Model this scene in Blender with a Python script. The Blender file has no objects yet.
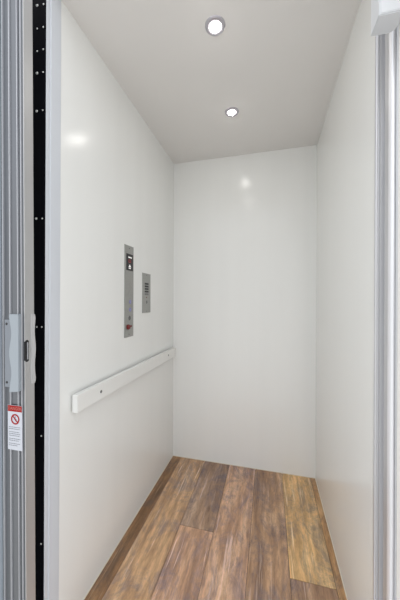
import bpy, bmesh, math, random
from mathutils import Vector, Matrix
random.seed(4)
C = bpy.context.scene.collection
W, H = 0.966, 2.13          # inner width and height of the lift car (metres)
FR = -1.147                 # front end of the left side wall
WT = 0.03                   # wall panel thickness

# ------------------------------------------------------------------ helpers
def bx(bm, x0, x1, y0, y1, z0, z1, bev=0.0, seg=2):
    r = bmesh.ops.create_cube(bm, size=1.0)
    vs = r['verts']
    for v in vs:
        v.co = Vector(((x0+x1)/2 + v.co.x*(x1-x0), (y0+y1)/2 + v.co.y*(y1-y0), (z0+z1)/2 + v.co.z*(z1-z0)))
    if bev > 0:
        es = list({e for v in vs for e in v.link_edges})
        bmesh.ops.bevel(bm, geom=es, offset=bev, segments=seg, profile=0.6, affect='EDGES')

def lathe(bm, prof, centre, axis='Z', n=32, cap=False):
    """prof: list of (radius, height along axis)"""
    rings = []
    for r, h in prof:
        ring = []
        for k in range(n):
            a = 2*math.pi*k/n
            c, s = math.cos(a)*r, math.sin(a)*r
            p = {'Z': (c, s, h), 'X': (h, c, s), 'Y': (c, h, s)}[axis]
            ring.append(bm.verts.new(Vector(p)+Vector(centre)))
        rings.append(ring)
    for a, b in zip(rings, rings[1:]):
        for k in range(n):
            bm.faces.new((a[k], a[(k+1) % n], b[(k+1) % n], b[k]))
    if cap:
        bm.faces.new(rings[0]); bm.faces.new(rings[-1])
    bmesh.ops.recalc_face_normals(bm, faces=bm.faces[:])

def prism(bm, poly, lo, hi, axis='Z', bev=0.0):
    """extrude a closed polygon; axis Z: poly in (x,y); axis X: poly in (y,z)"""
    def P(u, v, w):
        return {'Z': (u, v, w), 'X': (w, u, v), 'Y': (u, w, v)}[axis]
    a = [bm.verts.new(P(u, v, lo)) for u, v in poly]
    b = [bm.verts.new(P(u, v, hi)) for u, v in poly]
    n = len(poly)
    bm.faces.new(a); bm.faces.new(b[::-1])
    for k in range(n):
        bm.faces.new((a[k], a[(k+1) % n], b[(k+1) % n], b[k]))
    bmesh.ops.recalc_face_normals(bm, faces=bm.faces[:])
    if bev > 0:
        es = [e for e in bm.edges if e.is_manifold and e.calc_face_angle(0) > 0.5]
        bmesh.ops.bevel(bm, geom=es, offset=bev, segments=2, affect='EDGES')

def obj(name, bm, mat, parent=None, smooth=False):
    me = bpy.data.meshes.new(name)
    bm.to_mesh(me); bm.free()
    me.materials.append(mat)
    for p in me.polygons:
        p.use_smooth = smooth
    o = bpy.data.objects.new(name, me)
    C.objects.link(o)
    if parent:
        o.parent = parent
        o.matrix_parent_inverse = Matrix.Identity(4)
        # parts are modelled in world coordinates, move them into the parent's frame
        me.transform(Matrix.Translation(-world_loc(parent)))
    return o

def world_loc(o):
    v = Vector((0, 0, 0))
    while o:
        v += o.location
        o = o.parent
    return v

def thing(name, label, cat, loc=(0, 0, 0), group=None):
    o = bpy.data.objects.new(name, None)
    o.empty_display_size = 0.05
    C.objects.link(o)
    o.location = loc
    o['label'] = label; o['category'] = cat
    if group: o['group'] = group
    return o

def tag(o, label, cat, group=None):
    o['label'] = label; o['category'] = cat
    if group: o['group'] = group
    return o

def struct(name, bm, mat, label=None, smooth=False):
    o = obj(name, bm, mat, smooth=smooth)
    o['kind'] = 'structure'
    if label: o['label'] = label
    return o

def text_mesh(s, size):
    cu = bpy.data.curves.new('lettering', 'FONT')
    cu.body = s; cu.size = size; cu.align_x = 'CENTER'; cu.align_y = 'CENTER'; cu.extrude = 0.0001
    cu.offset = size*0.012
    ob = bpy.data.objects.new('lettering', cu)
    C.objects.link(ob)
    dg = bpy.context.evaluated_depsgraph_get()
    me = bpy.data.meshes.new_from_object(ob.evaluated_get(dg))
    bm = bmesh.new(); bm.from_mesh(me)
    bpy.data.objects.remove(ob); bpy.data.curves.remove(cu); bpy.data.meshes.remove(me)
    return bm

# ------------------------------------------------------------------ materials
def mat(name, col, rough=0.5, metal=0.0, spec=0.5, emit=None, es=0.0, coat=0.0, coat_r=0.1):
    m = bpy.data.materials.new(name); m.use_nodes = True
    b = m.node_tree.nodes['Principled BSDF']
    b.inputs['Base Color'].default_value = (*col, 1)
    b.inputs['Roughness'].default_value = rough
    b.inputs['Metallic'].default_value = metal
    b.inputs['Specular IOR Level'].default_value = spec
    b.inputs['Coat Weight'].default_value = coat
    b.inputs['Coat Roughness'].default_value = coat_r
    if emit:
        b.inputs['Emission Color'].default_value = (*emit, 1)
        b.inputs['Emission Strength'].default_value = es
    return m

def mottled(name, c1, c2, scale=(3, 3, 0.4), rough=0.3, metal=0.0, bump=0.0, spec=0.5, rvar=0.0):
    """two close tones mixed by a stretched noise: panel, brushed metal, paint"""
    m = mat(name, c1, rough, metal, spec)
    nt = m.node_tree; N = nt.nodes; L = nt.links; b = N['Principled BSDF']
    tc = N.new('ShaderNodeTexCoord'); mp = N.new('ShaderNodeMapping'); nz = N.new('ShaderNodeTexNoise')
    mp.inputs['Scale'].default_value = scale
    nz.inputs['Scale'].default_value = 1.0; nz.inputs['Detail'].default_value = 4
    L.new(tc.outputs['Object'], mp.inputs['Vector']); L.new(mp.outputs['Vector'], nz.inputs['Vector'])
    mx = N.new('ShaderNodeMix'); mx.data_type = 'RGBA'
    mx.inputs['A'].default_value = (*c1, 1); mx.inputs['B'].default_value = (*c2, 1)
    L.new(nz.outputs['Fac'], mx.inputs['Factor']); L.new(mx.outputs['Result'], b.inputs['Base Color'])
    if rvar:
        mr = N.new('ShaderNodeMapRange')
        mr.inputs['To Min'].default_value = rough-rvar; mr.inputs['To Max'].default_value = rough+rvar
        L.new(nz.outputs['Fac'], mr.inputs['Value']); L.new(mr.outputs['Result'], b.inputs['Roughness'])
    if bump:
        bp = N.new('ShaderNodeBump'); bp.inputs['Strength'].default_value = bump; bp.inputs['Distance'].default_value = 0.002
        L.new(nz.outputs['Fac'], bp.inputs['Height']); L.new(bp.outputs['Normal'], b.inputs['Normal'])
    return m

M = {}
M['panel'] = mottled('white_laminate', (.875, .88, .862), (.825, .83, .815), (9, 9, .5), .20, bump=.03, rvar=.02, spec=.5)
M['ceiling'] = mottled('ceiling_laminate', (.79, .77, .75), (.76, .74, .72), (6, 6, 6), .3, spec=.4)
M['caulk'] = mat('cream_caulk', (.72, .66, .55), .7)
M['trimw'] = mottled('cool_white_metal', (.64, .665, .71), (.60, .625, .67), (20, 20, .3), .35)
M['rail'] = mottled('rail_white', (.84, .84, .82), (.80, .80, .78), (4, 4, 4), .35)
M['black'] = mat('black_metal', (.002, .002, .004), .6, 0.0, .06)
M['zinc'] = mat('zinc_screw', (.75, .75, .72), .35, .9)
M['alu'] = mottled('anodised_aluminium', (.17, .178, .195), (.14, .147, .16), (30, 30, .2), .38, metal=.75)
M['alul'] = mottled('light_aluminium', (.53, .53, .535), (.47, .47, .475), (30, 30, .2), .42, metal=.55)
M['aluj'] = mottled('bright_aluminium', (.90, .90, .93), (.82, .83, .87), (30, 30, .2), .35, metal=.45)
M['ribm'] = mottled('rib_highlight_aluminium', (.50, .51, .54), (.45, .46, .49), (30, 30, .2), .3, metal=.5)  # lighter than the post: specular highlight of the ribs put into the colour
M['alur'] = mottled('shaded_channel_aluminium', (.62, .625, .65), (.56, .565, .59), (30, 30, .2), .35, metal=.5)  # darker than the bead: groove shade put into the colour
M['leaf'] = mottled('pale_leaf_aluminium', (.50, .56, .62), (.45, .51, .57), (30, 30, .2), .4, metal=.3)
M['steel'] = mottled('brushed_steel', (.42, .42, .40), (.33, .33, .32), (400, 6, 400), .38, metal=.8)
M['steel_dark'] = mat('dark_steel', (.20, .20, .20), .35, .8)
M['slot'] = mat('black_plastic', (.01, .01, .012), .4)
M['handle'] = mottled('pale_grey_plastic', (.31, .345, .38), (.28, .315, .35), (10, 10, 10), .35)
M['handle_in'] = mottled('grey_plastic', (.50, .50, .505), (.46, .46, .47), (10, 10, 10), .4)
M['red'] = mat('red_plastic', (.16, .008, .008), .45)
M['red_print'] = mat('red_print', (.30, .008, .006), .6, spec=.2)
M['red_letter'] = mat('pale_red_print', (.42, .14, .12), .6, spec=.2)
M['flange'] = mottled('mid_grey_plastic', (.21, .23, .26), (.18, .20, .23), (10, 10, 10), .4)
M['paper'] = mat('white_sticker', (.50, .52, .575), .5)
M['ink'] = mat('grey_ink', (.20, .21, .24), .6)
M['blue'] = mat('blue_legend', (.25, .25, .55), .4)
M['glow_red'] = mat('display_red', (.25, .01, .01), .4, emit=(1, .04, .03), es=.15)
M['glow_white'] = mat('display_white', (.7, .7, .7), .4, emit=(1, .95, .9), es=.5)
M['lamp'] = mat('lamp_lens', (.9, .9, .9), .4, emit=(1, .97, .92), es=90)
M['ring'] = mottled('satin_trim_ring', (.55, .53, .58), (.48, .46, .50), (20, 20, 20), .3, metal=.5)
M['box'] = mottled('white_enamel', (.66, .68, .705), (.63, .65, .675), (6, 6, 6), .35)
M['hall'] = mottled('warm_white_paint', (.93, .91, .89), (.90, .88, .86), (5, 5, 5), .6)

def wood():
    m = bpy.data.materials.new('weathered_oak_plank'); m.use_nodes = True
    nt = m.node_tree; N = nt.nodes; L = nt.links; b = N['Principled BSDF']
    tc = N.new('ShaderNodeTexCoord')
    sd = N.new('ShaderNodeAttribute'); sd.attribute_name = 'seed'
    tn = N.new('ShaderNodeAttribute'); tn.attribute_name = 'tone'
    off = N.new('ShaderNodeVectorMath'); off.operation = 'SCALE'
    off.inputs[0].default_value = (7.3, 3.1, 5.7)
    L.new(sd.outputs['Fac'], off.inputs['Scale'])
    add = N.new('ShaderNodeVectorMath'); add.operation = 'ADD'
    L.new(tc.outputs['Object'], add.inputs[0]); L.new(off.outputs['Vector'], add.inputs[1])
    def noise(scale, detail=6, rough=.6, dist=0.0):
        mp = N.new('ShaderNodeMapping'); mp.inputs['Scale'].default_value = scale
        nz = N.new('ShaderNodeTexNoise'); nz.inputs['Scale'].default_value = 1
        nz.inputs['Detail'].default_value = detail; nz.inputs['Roughness'].default_value = rough
        nz.inputs['Distortion'].default_value = dist
        L.new(add.outputs['Vector'], mp.inputs['Vector']); L.new(mp.outputs['Vector'], nz.inputs['Vector'])
        return nz.outputs['Fac']
    def ramp(src, stops):
        r = N.new('ShaderNodeValToRGB'); L.new(src, r.inputs['Fac'])
        els = r.color_ramp.elements
        while len(els) < len(stops): els.new(.5)
        for e, (p, c) in zip(els, stops):
            e.position = p; e.color = (*c, 1) if len(c) == 3 else c
        return r.outputs['Color']
    def mix(a, bb, fac, mode='MIX'):
        x = N.new('ShaderNodeMix'); x.data_type = 'RGBA'; x.blend_type = mode
        L.new(a, x.inputs['A'])
        if isinstance(bb, tuple): x.inputs['B'].default_value = (*bb, 1)
        else: L.new(bb, x.inputs['B'])
        if isinstance(fac, float): x.inputs['Factor'].default_value = fac
        else: L.new(fac, x.inputs['Factor'])
        return x.outputs['Result']
    broad = noise((8, 1.5, 1), 6, .62, .8)
    base = ramp(broad, [(.30, (.12, .070, .040)), (.45, (.22, .130, .070)), (.56, (.30, .185, .100)), (.70, (.40, .275, .165))])
    # grey-violet weathering in large patches
    patch = ramp(noise((10, 5, 1), 10, .82, .8), [(.46, (0, 0, 0)), (.60, (1, 1, 1))])
    pm = N.new('ShaderNodeMath'); pm.operation = 'MULTIPLY'; pm.inputs[1].default_value = .75
    L.new(patch, pm.inputs[0])
    c = mix(base, (.115, .088, .082), pm.outputs[0])
    # cathedral grain
    mp = N.new('ShaderNodeMapping'); mp.inputs['Scale'].default_value = (9, 2.4, 1)
    L.new(add.outputs['Vector'], mp.inputs['Vector'])
    wv = N.new('ShaderNodeTexWave'); wv.wave_type = 'BANDS'; wv.bands_direction = 'X'
    wv.inputs['Scale'].default_value = .9; wv.inputs['Distortion'].default_value = 16
    wv.inputs['Detail'].default_value = 3; wv.inputs['Detail Scale'].default_value = .55
    L.new(mp.outputs['Vector'], wv.inputs['Vector'])
    g = ramp(wv.outputs['Fac'], [(.0, (.74, .72, .71)), (.5, (1, 1, 1)), (.9, (1.0, 1.0, 1.0)), (1, (1.22, 1.2, 1.18))])
    c = mix(c, g, .5, 'MULTIPLY')
    # fine fibres and pale brushed scratches
    f = ramp(noise((120, 22, 1), 4, .7), [(.3, (.70, .68, .66)), (.52, (1, 1, 1)), (.7, (1.2, 1.18, 1.17))])
    c = mix(c, f, .8, 'MULTIPLY')
    s = ramp(noise((95, 3.6, 1), 5, .6), [(.59, (0, 0, 0)), (.70, (1, 1, 1))])
    sm = N.new('ShaderNodeMath'); sm.operation = 'MULTIPLY'; sm.inputs[1].default_value = .5
    L.new(s, sm.inputs[0])
    c = mix(c, (.50, .38, .29), sm.outputs[0])
    # knots
    mpv = N.new('ShaderNodeMapping'); mpv.inputs['Scale'].default_value = (9, 3.2, 1)
    L.new(add.outputs['Vector'], mpv.inputs['Vector'])
    vo = N.new('ShaderNodeTexVoronoi'); vo.inputs['Scale'].default_value = 1
    L.new(mpv.outputs['Vector'], vo.inputs['Vector'])
    k = ramp(vo.outputs['Distance'], [(.03, (.35, .3, .28)), (.12, (1, 1, 1))])
    c = mix(c, k, .8, 'MULTIPLY')
    # per-plank tone
    c = mix(c, tn.outputs['Color'], 1.0, 'MULTIPLY')
    c = mix(c, (2.25, 2.33, 2.62), 1.0, 'MULTIPLY')
    L.new(c, b.inputs['Base Color'])
    b.inputs['Roughness'].default_value = .38
    b.inputs['Specular IOR Level'].default_value = .45
    bp = N.new('ShaderNodeBump'); bp.inputs['Strength'].default_value = .25; bp.inputs['Distance'].default_value = .001
    L.new(f, bp.inputs['Height']); L.new(bp.outputs['Normal'], b.inputs['Normal'])
    return m
M['wood'] = wood()

# ------------------------------------------------------------------ car shell (the setting)
TW = -1.086     # where the wall laminate stops and the cool white return begins
bm = bmesh.new(); bx(bm, -WT, 0, TW, 0, 0, H); struct('wall_left', bm, M['panel'])
bm = bmesh.new(); bx(bm, -WT, W+WT, 0, WT, 0, H); struct('wall_back', bm, M['panel'])
bm = bmesh.new(); bx(bm, W, W+WT, -.967, 0, 0, H); struct('wall_right', bm, M['panel'])
bm = bmesh.new(); bx(bm, -WT, W+WT, FR, WT, H, H+.03); struct('ceiling', bm, M['ceiling'])
# return strip at the front end of the left wall: two slim ribs and a flat
bm = bmesh.new()
prism(bm, [(-WT, TW), (-WT, FR), (-.004, FR), (.0, FR+.003), (.0, FR+.012), (-.0025, FR+.014), (-.0025, FR+.017),
           (.0012, FR+.019), (.0012, TW-.002), (.0, TW)], 0, H, 'Z')
struct('trim_1', bm, M['trimw'])
# thin caulk lines where walls meet the floor, and shadow-gap beads at the ceiling
bm = bmesh.new()
prism(bm, [(W, -.004), (W, 0), (0, 0), (0, TW), (.003, TW), (.003, -.003), (W, -.003)], 0.0, .003, 'Z')
prism(bm, [(W, -.967), (W, -.003), (W-.003, -.003), (W-.003, -.967)], 0.0, .003, 'Z')
struct('trim_2', bm, M['caulk'])

# floor: vinyl wood planks laid front to back, one floor mesh
planks = []
def pk(x0, x1, y0, y1, tone, seed): planks.append((x0, x1, y0, y1, tone, seed))
pk(0.0, .066, -1.15, 0, (.55, .48, .37), 1.3)
pk(.066, .243, -1.15, 0, (1.12, 1.12, 1.02), 2.7)
pk(.243, .415, -.552, 0, (.70, .71, .76), 8.1)
pk(.243, .415, -1.15, -.552, (1.10, 1.06, 1.08), 4.4)
pk(.415, .590, -1.15, 0, (1.02, .98, 1.0), 5.9)
pk(.590, .761, -1.15, 0, (.82, .79, .76), 6.2)
pk(.761, .935, -.683, 0, (1.22, 1.22, .92), 11.5)
pk(.761, .935, -1.15, -.683, (.72, .70, .71), 9.4)
pk(.935, W, -1.15, 0, (.80, .73, .56), 12.6)
bm = bmesh.new(); g = .0018
for x0, x1, y0, y1, t, s in planks:
    bx(bm, x0+(g/2 if x0 > 0 else 0), x1-(g/2 if x1 < W else 0), y0+g/2, y1-(g/2 if y1 < 0 else 0), -.004, 0)
nf = len(bm.faces)
bx(bm, 0, W, -1.15, 0, -.02, -.004)
me = bpy.data.meshes.new('floor'); bm.to_mesh(me)
me.attributes.new('tone', 'FLOAT_COLOR', 'FACE'); me.attributes.new('seed', 'FLOAT', 'FACE')
at = me.attributes['tone']; asd = me.attributes['seed']
for i in range(len(me.polygons)):
    if i < nf: t, s = planks[i//6][4], planks[i//6][5]
    else: t, s = (.15, .13, .12), 0.0
    at.data[i].color = (*t, 1); asd.data[i].value = s
bm.free(); me.materials.append(M['wood'])
fl = bpy.data.objects.new('floor', me); C.objects.link(fl); fl['kind'] = 'structure'

# landing beyond the car: sill and unseen landing floor, right-hand landing jamb
bm = bmesh.new(); bx(bm, -.30, W+.10, -1.30, -1.15, -.02, 0)
for k in range(3): bx(bm, -.30, W+.10, -1.17-.04*k, -1.16-.04*k, 0, .0015)
struct('trim_3', bm, M['aluj'])
bm = bmesh.new(); bx(bm, -.6, 1.6, -2.1, -1.30, -.03, 0)
struct('floor_landing', bm, mottled('landing_bounce_pale', (.70, .67, .62), (.64, .61, .56), (2, 2, 1), .4))  # unseen floor, made pale and short to bounce and admit more light
bm = bmesh.new(); bx(bm, W, W+.14, -1.30, -1.101, 0, H, .002)
struct('trim_4', bm, M['hall'])

# ------------------------------------------------------------------ black post with rivets at the left end wall
t = thing('door_post', 'tall black metal post with rows of small bright screws, between aluminium gate and white wall', 'post', (-.06, -1.155, 0))
bm = bmesh.new(); prism(bm, [(-.125, -1.149), (-.0005, -1.149), (-.0005, FR-.0001), (-.0305, FR-.0001), (-.0305, -1.09), (-.125, -1.09)], 0, H, 'Z')
obj('post', bm, M['black'], t)
bm = bmesh.new(); bx(bm, -.0055, -.0005, -1.150, -1.1486, 0, H, .0003)
obj('edge_strip', bm, M['black'], t)
def screw(x, z, r):
    bm = bmesh.new()
    lathe(bm, [(0.0001, -1.149-.0012-r*.45), (r*.55, -1.149-.001-r*.35), (r*.95, -1.149-.0008), (r, -1.1485)], (x, 0, z), 'Y', 14)
    bx(bm, x-r*.7, x+r*.7, -1.149-r*.6-.0002, -1.149-r*.3, z-r*.12, z+r*.12)
    obj('screw', bm, M['zinc'], t, smooth=False)
for x, z, r in [(-.0324,2.0515,.0042), (-.0080,2.0486,.0028), (-.0320,1.979,.0028), (-.0090,1.978,.0028),
                (-.0318,1.9085,.0028), (-.0088,1.909,.0028), (-.0318,1.8396,.0042), (-.0088,1.838,.0028),
                (-.0326,1.721,.0042), (-.0097,1.720,.0026), (-.0328,1.385,.0040), (-.0099,1.3835,.0028),
                (-.0292,1.046,.0030), (-.0101,1.0465,.0028), (-.0103,.708,.0028), (-.0092,.373,.0028)]:
    screw(x, z, r)

# ------------------------------------------------------------------ folding gate parked at the left
GZ = 1.13
gate = thing('folding_gate', 'grey aluminium folding gate leaf standing at the left edge, with pull handles and warning sticker', 'gate', (0, -1.20, 0.0))
ZB, ZT = .012, 2.12
# lead post: fluted front face and plain right edge
fy = -1.222
bm = bmesh.new()
flutes = [(-.079, .001), (-.0715, .004), (-.0505, .004), (-.0485, .004), (-.0225, .004), (-.0205, .0045), (-.0125, .0045), (-.011, .0035), (-.003, .0035), (.0, .004)]
poly = [(x, fy+d) for x, d in flutes] + [(0, -1.214), (-.0012, -1.2125), (-.0012, -1.1905), (0.0, -1.1895), (0, -1.187), (-.079, -1.187)]
prism(bm, poly, ZB, ZT, 'Z')
post = obj('lead_post', bm, M['alu'], gate)
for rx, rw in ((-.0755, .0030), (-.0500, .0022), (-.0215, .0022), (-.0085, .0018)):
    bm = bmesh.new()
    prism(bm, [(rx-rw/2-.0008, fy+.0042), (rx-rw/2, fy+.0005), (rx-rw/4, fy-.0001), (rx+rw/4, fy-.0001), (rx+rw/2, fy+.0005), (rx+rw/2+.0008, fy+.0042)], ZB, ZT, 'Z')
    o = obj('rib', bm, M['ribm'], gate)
bm = bmesh.new(); bx(bm, -.001, .0016, -1.2195, -1.189, ZB, ZT, .0006)
edge = obj('edge_cover', bm, M['alul'], gate); edge['label'] = 'plain light grey edge strip of the gate'
# the next folded leaves further left
for k, (x1, yy) in enumerate([(-.081, -1.232), (-.205, -1.224)]):
    bm = bmesh.new()
    poly = []
    x = x1
    while x > x1-.115:
        poly += [(x, yy), (x-.003, yy), (x-.0035, yy+.004), (x-.0215, yy+.004), (x-.022, yy)]
        x -= .0245
    poly += [(x, yy), (x, yy+.03), (x1, yy+.03)]
    prism(bm, poly, ZB, ZT, 'Z')
    obj('fluted_leaf', bm, M['leaf'], gate)
# outer handle: deep wavy pull, its profile lies in the (y,z) plane
def wavy(y_base, y_out, z0, z1, amp, n=28, sign=-1):
    pts = [(y_base, z0)]
    for k in range(n+1):
        u = k/n
        d = (y_out-y_base)
        w = amp*(.5-.5*math.cos(2*math.pi*u*2))      # two hollows
        endf = min(1.0, min(u, 1-u)/.05)
        w2 = (1-endf)*abs(d)*.25
        pts.append((y_base+d - math.copysign(w+w2, d), z0+(z1-z0)*u))
    pts.append((y_base, z1))
    return pts
def grip(xr, xl, z0, z1, amp, n=30):
    pts = [(xr, z0+.006), (xr-.002, z0+.004)]
    for k in range(n+1):
        u = k/n
        pts.append((xl + amp*(.5-.5*math.cos(2*math.pi*u*2)), z0+(z1-z0)*u))
    pts += [(xr-.002, z1), (xr, z1-.002)]
    return pts
bm = bmesh.new(); prism(bm, grip(-.0085, -.0435, .868, 1.090, .0075), -1.2305, -1.2175, 'Y', .0012)
h = obj('outer_handle', bm, M['handle'], gate); h['label'] = 'pale grey wavy pull handle on the landing side'
bm = bmesh.new(); bx(bm, -.0665, -.030, -1.2245, -1.2178, .880, 1.074, .002)
fl2 = obj('handle_flange', bm, M['flange'], h); fl2['label'] = 'darker grey screwed flange of the handle'
for z in (.894, 1.062):
    bm = bmesh.new(); lathe(bm, [(.0001, -1.2258), (.0024, -1.2258), (.0036, -1.2250), (.0038, -1.224)], (-.0585, 0, z), 'Y', 16)
    obj('screw', bm, M['slot'], h)
bm = bmesh.new(); prism(bm, wavy(-1.2000, -1.1845, .886, 1.090, .0035), -.022, .0036, 'X', .0008)
h2 = obj('inner_handle', bm, M['handle_in'], gate); h2['label'] = 'grey pull handle on the car side'
# latch slot on the edge
def capsule(yc, z0, z1, r, n=10):
    p = []
    for k in range(n+1): a = math.pi*k/n; p.append((yc+r*math.cos(a), z1-r+r*math.sin(a)))
    for k in range(n+1): a = math.pi+math.pi*k/n; p.append((yc+r*math.cos(a), z0+r+r*math.sin(a)))
    return p
bm = bmesh.new(); prism(bm, capsule(-1.2135, .953, 1.016, .0062), -.002, .0022, 'X')
l = obj('latch_slot', bm, M['slot'], gate); l['label'] = 'black rounded latch slot'
bm = bmesh.new(); bx(bm, .0018, .0040, -1.2135, -1.2105, .960, 1.009, .0006)
obj('latch_tongue', bm, M['ribm'], l)
# warning sticker
sx0, sx1, sz0, sz1 = -.0575, -.0065, .702, .829
sy = fy-.0006
bm = bmesh.new(); bx(bm, sx0, sx1, sy-.0003, sy+.0009, sz0, sz1)
st = obj('warning_sticker', bm, M['paper'], gate); st['label'] = 'white warning sticker with red DANGER header and prohibition symbol'
bm = bmesh.new(); bx(bm, sx0+.0005, sx1-.0005, sy-.0006, sy, sz1-.0175, sz1-.0005)
obj('header_band', bm, M['red_print'], st)
def place_text(s, size, x, y, z, m, parent, facing='-y'):
    bm = text_mesh(s, size)
    if facing == '-y':
        T = Matrix.Translation((x, y, z)) @ Matrix.Rotation(math.pi/2, 4, 'X')
    else:   # facing +x
        T = Matrix.Translation((x, y, z)) @ Matrix.Rotation(math.pi/2, 4, 'Z') @ Matrix.Rotation(math.pi/2, 4, 'X')
    bmesh.ops.transform(bm, matrix=T, verts=bm.verts)
    return obj('lettering', bm, m, parent)
place_text('DANGER', .0115, (sx0+sx1)/2, sy-.0008, sz1-.009, M['red_letter'], st)
bm = bmesh.new()
cx, cz, R1, R0 = (sx0+sx1)/2+.0015, .790, .0150, .0110
lathe(bm, [(R0, sy-.0004), (R0, sy-.0009), (R1, sy-.0009), (R1, sy-.0004)], (cx, 0, cz), 'Y', 40)
n0 = len(bm.verts)
bm2 = bmesh.new(); bx(bm2, -R0, R0, sy-.0008, sy-.0004, -.0017, .0017)
bmesh.ops.transform(bm2, matrix=Matrix.Translation((cx, 0, cz)) @ Matrix.Rotation(math.radians(45), 4, 'Y'), verts=bm2.verts)
tmp = bpy.data.meshes.new('bar'); bm2.to_mesh(tmp); bm2.free(); bm.from_mesh(tmp); bpy.data.meshes.remove(tmp)
obj('prohibition_symbol', bm, M['red_print'], st)
# small figure under the bar and the lines of small print (too small to read in the photograph)
bm = bmesh.new()
bx(bm, cx-.0012, cx+.0012, sy-.0006, sy, cz-.006, cz+.004); bx(bm, cx-.002, cx+.002, sy-.0006, sy, cz+.005, cz+.008)
bx(bm, cx-.005, cx+.005, sy-.0006, sy, cz-.001, cz+.0006)
obj('pictogram', bm, M['ink'], st)
bm = bmesh.new()
zz = .767
for row, ln in enumerate([.96, .9, 0, .86, .93, .9, 0, .95, .8, 0, .9, .7]):
    if ln:
        x = sx0+.004; xe = sx0+.004+(sx1-sx0-.008)*ln
        while x < xe:
            w = random.uniform(.003, .008)
            bx(bm, x, min(x+w, xe), sy-.0005, sy, zz-.0010, zz+.0010); x += w+.0013
    zz -= .0052 if ln else .0035
obj('small_print', bm, M['ink'], st)
# the leaf hangs slightly out of plumb: pivot about its mid height
gate.rotation_euler = (0, .0116*-1, 0)
GZr = GZ
gate.location.x += math.sin(.0116)*GZr

# ------------------------------------------------------------------ handrail
t = thing('handrail', 'long white flat handrail board fixed to the left wall at waist height', 'handrail', (.01, -.54, .77))
bm = bmesh.new(); bx(bm, .010, .031, -1.040, -.045, .738, .800, .0025, 3)
obj('rail_board', bm, M['rail'], t)
for y in (-.905, -.175):
    bm = bmesh.new(); lathe(bm, [(.012, -.0005), (.012, .0115)], (0, y, .769), 'X', 20, cap=True)
    obj('standoff', bm, M['steel'], t)
    bm = bmesh.new(); lathe(bm, [(.0001, .0335), (.0035, .0335), (.0058, .032), (.0062, .0305)], (0, y, .769), 'X', 18)
    obj('bolt', bm, M['steel_dark'], t)

# ------------------------------------------------------------------ car operating panel
t = thing('control_panel', 'tall brushed steel lift control panel with small black display and red button, on left wall', 'control panel', (0, -.638, 1.18))
bm = bmesh.new(); bx(bm, -.0002, .003, -.683, -.597, .950, 1.402, .001)
obj('faceplate', bm, M['steel'], t)
bm = bmesh.new(); bx(bm, .0028, .0042, -.668, -.605, 1.279, 1.361, .0006)
d = obj('display', bm, M['slot'], t)
bm = bmesh.new(); bx(bm, .004, .0046, -.652, -.618, 1.341, 1.347)
obj('display_strip', bm, M['glow_white'], d)
def seg7(bm, yc, zc, w, h, segs, th=.0022):
    q = {'a': (-w, w, h-th, h+th), 'g': (-w, w, -th, th), 'd': (-w, w, -h-th, -h+th),
         'b': (w-th, w+th, 0, h), 'c': (w-th, w+th, -h, 0), 'f': (-w-th, -w+th, 0, h), 'e': (-w-th, -w+th, -h, 0)}
    for s in segs:
        a, b_, c, e = q[s]; bx(bm, .004, .0047, yc+a, yc+b_, zc+c, zc+e)
bm = bmesh.new(); seg7(bm, -.638, 1.320, .009, .012, 'abgf', .0012)
obj('red_digit', bm, M['glow_red'], d)
bm = bmesh.new()
prism(bm, [(-.650, 1.296), (-.626, 1.296), (-.638, 1.310)], .004, .0047, 'X')
bx(bm, .004, .0047, -.648, -.628, 1.288, 1.293)
obj('arrow_symbol', bm, M['glow_white'], d)
def rbutton(name, y, z, r, m, parent, h=.004, ring=True, label=None):
    bm = bmesh.new(); lathe(bm, [(.0001, .003+h), (r*.8, .003+h), (r, .003+h*.6), (r, .0028)], (0, y, z), 'X', 22)
    o = obj(name, bm, m, parent)
    if label: o['label'] = label
    if ring:
        bm = bmesh.new(); lathe(bm, [(r*1.05, .0028), (r*1.05, .0046), (r*1.35, .0042), (r*1.4, .0028)], (0, y, z), 'X', 22)
        obj('bezel', bm, M['steel'], o)
    return o
for z in (1.206, 1.172): rbutton('call_button', -.638, z, .0105, M['steel'], t, .002)
for z, s in ((1.124, '2'), (1.085, '1')):
    o = rbutton('floor_button', -.632, z, .010, M['blue'], t, .0025, label='floor button with a blue centre')
    place_text(s, .012, .0056, -.632, z, M['paper'], o, '+x')
o = rbutton('key_switch', -.638, 1.043, .0115, M['steel_dark'], t, .003)
bm = bmesh.new(); bx(bm, .0055, .0064, -.6395, -.6365, 1.036, 1.050); obj('keyhole', bm, M['slot'], o)
rbutton('stop_button', -.651, 1.000, .0125, M['red'], t, .009, ring=False, label='round red stop button')
bm = bmesh.new(); bx(bm, .003, .0036, -.628, -.612, .998, 1.006); obj('stop_legend', bm, M['red'], t)
for z in (.963, 1.388):
    rbutton('screw', -.640, z, .0035, M['steel_dark'], t, .001, ring=False)

# ------------------------------------------------------------------ telephone panel
t = thing('intercom_panel', 'small brushed steel plate with black slots on left wall, nearer the back corner', 'intercom', (0, -.446, 1.17))
bm = bmesh.new(); bx(bm, -.0002, .003, -.497, -.395, 1.062, 1.284, .001)
obj('faceplate', bm, M['steel'], t)
bm = bmesh.new(); bx(bm, .0026, .0034, -.474, -.420, 1.162, 1.234)
gr = obj('speaker_grille', bm, M['steel'], t)
for k in range(5):
    z = 1.225-.0145*k
    bm = bmesh.new(); bx(bm, .0032, .0042, -.470, -.424, z-.0052, z+.0052, .0004)
    o = obj('slot', bm, M['slot'] if k < 4 else M['steel_dark'], gr)
o = rbutton('call_button', -.447, 1.122, .009, M['steel_dark'], t, .002)
rbutton('indicator_light', -.447, 1.149, .004, M['red'], t, .001, ring=False)
for y, z in ((-.447, 1.275), (-.447, 1.071)):
    rbutton('screw', y, z, .003, M['steel_dark'], t, .001, ring=False)

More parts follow.
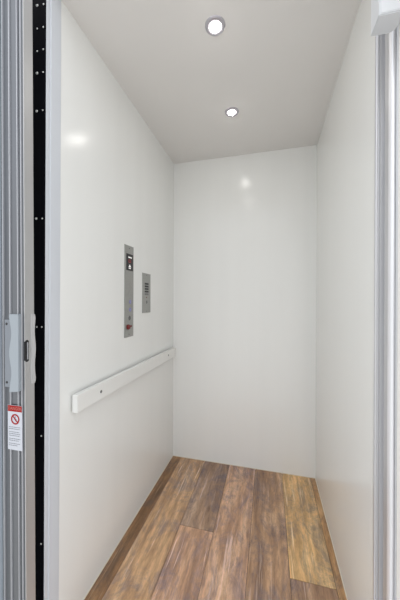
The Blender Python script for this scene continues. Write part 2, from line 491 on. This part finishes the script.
# ------------------------------------------------------------------ recessed lights
def downlight(y, label):
    t = thing('recessed_light', label, 'ceiling light', (.480, y, H), 'recessed lights in the car ceiling')
    bm = bmesh.new()
    lathe(bm, [(.0175, H-.0008), (.0175, H-.0035), (.024, H-.006), (.034, H-.0042), (.037, H-.0005)], (.480, y, 0), 'Z', 40)
    obj('trim_ring', bm, M['ring'], t, smooth=True)
    bm = bmesh.new()
    lathe(bm, [(.0176, H-.001), (.0165, H-.006), (.013, H-.0095), (.006, H-.011), (.0001, H-.0115)], (.480, y, 0), 'Z', 40)
    obj('lens', bm, M['lamp'], t, smooth=True)
downlight(-.878, 'round recessed ceiling light with wide ring, nearer the camera and the larger in view')
downlight(-.427, 'round recessed ceiling light nearer the back wall, the smaller in view')

# ------------------------------------------------------------------ right-hand door channel
yb = -.967
prof = [(0, yb), (.0, yb), (.0035, yb-.001), (.0035, yb-.009), (.0, yb-.011), (.0, yb-.018), (.003, yb-.019), (.003, yb-.023),
        (-.008, yb-.025), (-.008, yb-.031), (.001, yb-.033), (.001, yb-.037), (-.009, yb-.038), (-.009, yb-.050),
        (-.003, yb-.052), (-.003, yb-.070)]
prof += [(-.003, yb-.074), (-.010, yb-.076), (-.010, yb-.097), (-.014, yb-.101), (-.014, yb-.122), (-.004, yb-.126), (-.004, -1.1)]
t = thing('door_channel', 'bright ribbed aluminium door channel running from floor to ceiling at the right wall end', 'door channel', (W, -1.03, 0))
bm = bmesh.new()
prism(bm, [(W-dx, y) for dx, y in prof] + [(W+.03, -1.1), (W+.03, yb)], 0, H, 'Z')
obj('channel', bm, M['alur'], t)
bm = bmesh.new(); bead = []
for k in range(13):
    a = math.pi*k/12
    bead.append((W-.010*math.sin(a)+.009, yb-.0865+.0120*math.cos(a)))
prism(bm, bead, 0, H, 'Z')
o = obj('rounded_bead', bm, M['aluj'], t); o['label'] = 'bright white rounded bead of the channel'

# ------------------------------------------------------------------ gate operator box at the upper right
ZO = 1.7635
t = thing('operator_box', 'white box housing of the door operator hanging at the top right corner', 'operator box', (.94, -1.135, ZO))
bm = bmesh.new(); prism(bm, [(.9065, -1.156), (.9065, -1.105), (.948, -1.105), (.957, -1.113), (.957, -1.156)], ZO, 2.128, 'Z', .002)
obj('housing', bm, M['box'], t)
bm = bmesh.new(); bx(bm, .910, .9535, -1.1568, -1.1550, ZO+.004, 2.125, .0005)
obj('cover', bm, M['box'], t)

# ------------------------------------------------------------------ light
w = bpy.data.worlds.new('daylit_landing'); bpy.context.scene.world = w; w.use_nodes = True
wn = w.node_tree.nodes; wl = w.node_tree.links
tc = wn.new('ShaderNodeTexCoord'); sp = wn.new('ShaderNodeSeparateXYZ'); cr = wn.new('ShaderNodeValToRGB')
wl.new(tc.outputs['Generated'], sp.inputs['Vector']); wl.new(sp.outputs['Z'], cr.inputs['Fac'])
cr.color_ramp.elements[0].color = (.80, .80, .79, 1); cr.color_ramp.elements[1].color = (1.12, 1.15, 1.19, 1)
cr.color_ramp.elements[1].position = .45
wl.new(cr.outputs['Color'], wn['Background'].inputs['Color'])
w.node_tree.nodes['Background'].inputs['Strength'].default_value = 1.5

# ------------------------------------------------------------------ camera (16 mm lens, portrait)
cam_d = bpy.data.cameras.new('camera'); cam = bpy.data.objects.new('camera', cam_d); C.objects.link(cam)
F = 264.73
cam_d.sensor_fit = 'VERTICAL'; cam_d.sensor_height = 36.0; cam_d.sensor_width = 24.0
cam_d.lens = F*36/600
cam_d.shift_y = 1.1214/600
cam_d.clip_start = .01
yaw, pitch, roll = .2534, -.0001, .0041
f = Vector((-math.sin(yaw)*math.cos(pitch), math.cos(yaw)*math.cos(pitch), -math.sin(pitch)))
r = Vector((math.cos(yaw), math.sin(yaw), 0)); u = r.cross(f)
rr = r*math.cos(roll)+u*math.sin(roll); uu = -r*math.sin(roll)+u*math.cos(roll)
mw = Matrix((rr, uu, -f)).transposed().to_4x4()
mw.translation = Vector((.6718, -1.8224, 1.1288))
cam.matrix_world = mw
S = bpy.context.scene
S.camera = cam
S.view_settings.view_transform = 'Standard'
S.view_settings.look = 'None'
S.view_settings.exposure = 0.0
S.view_settings.gamma = 1.0
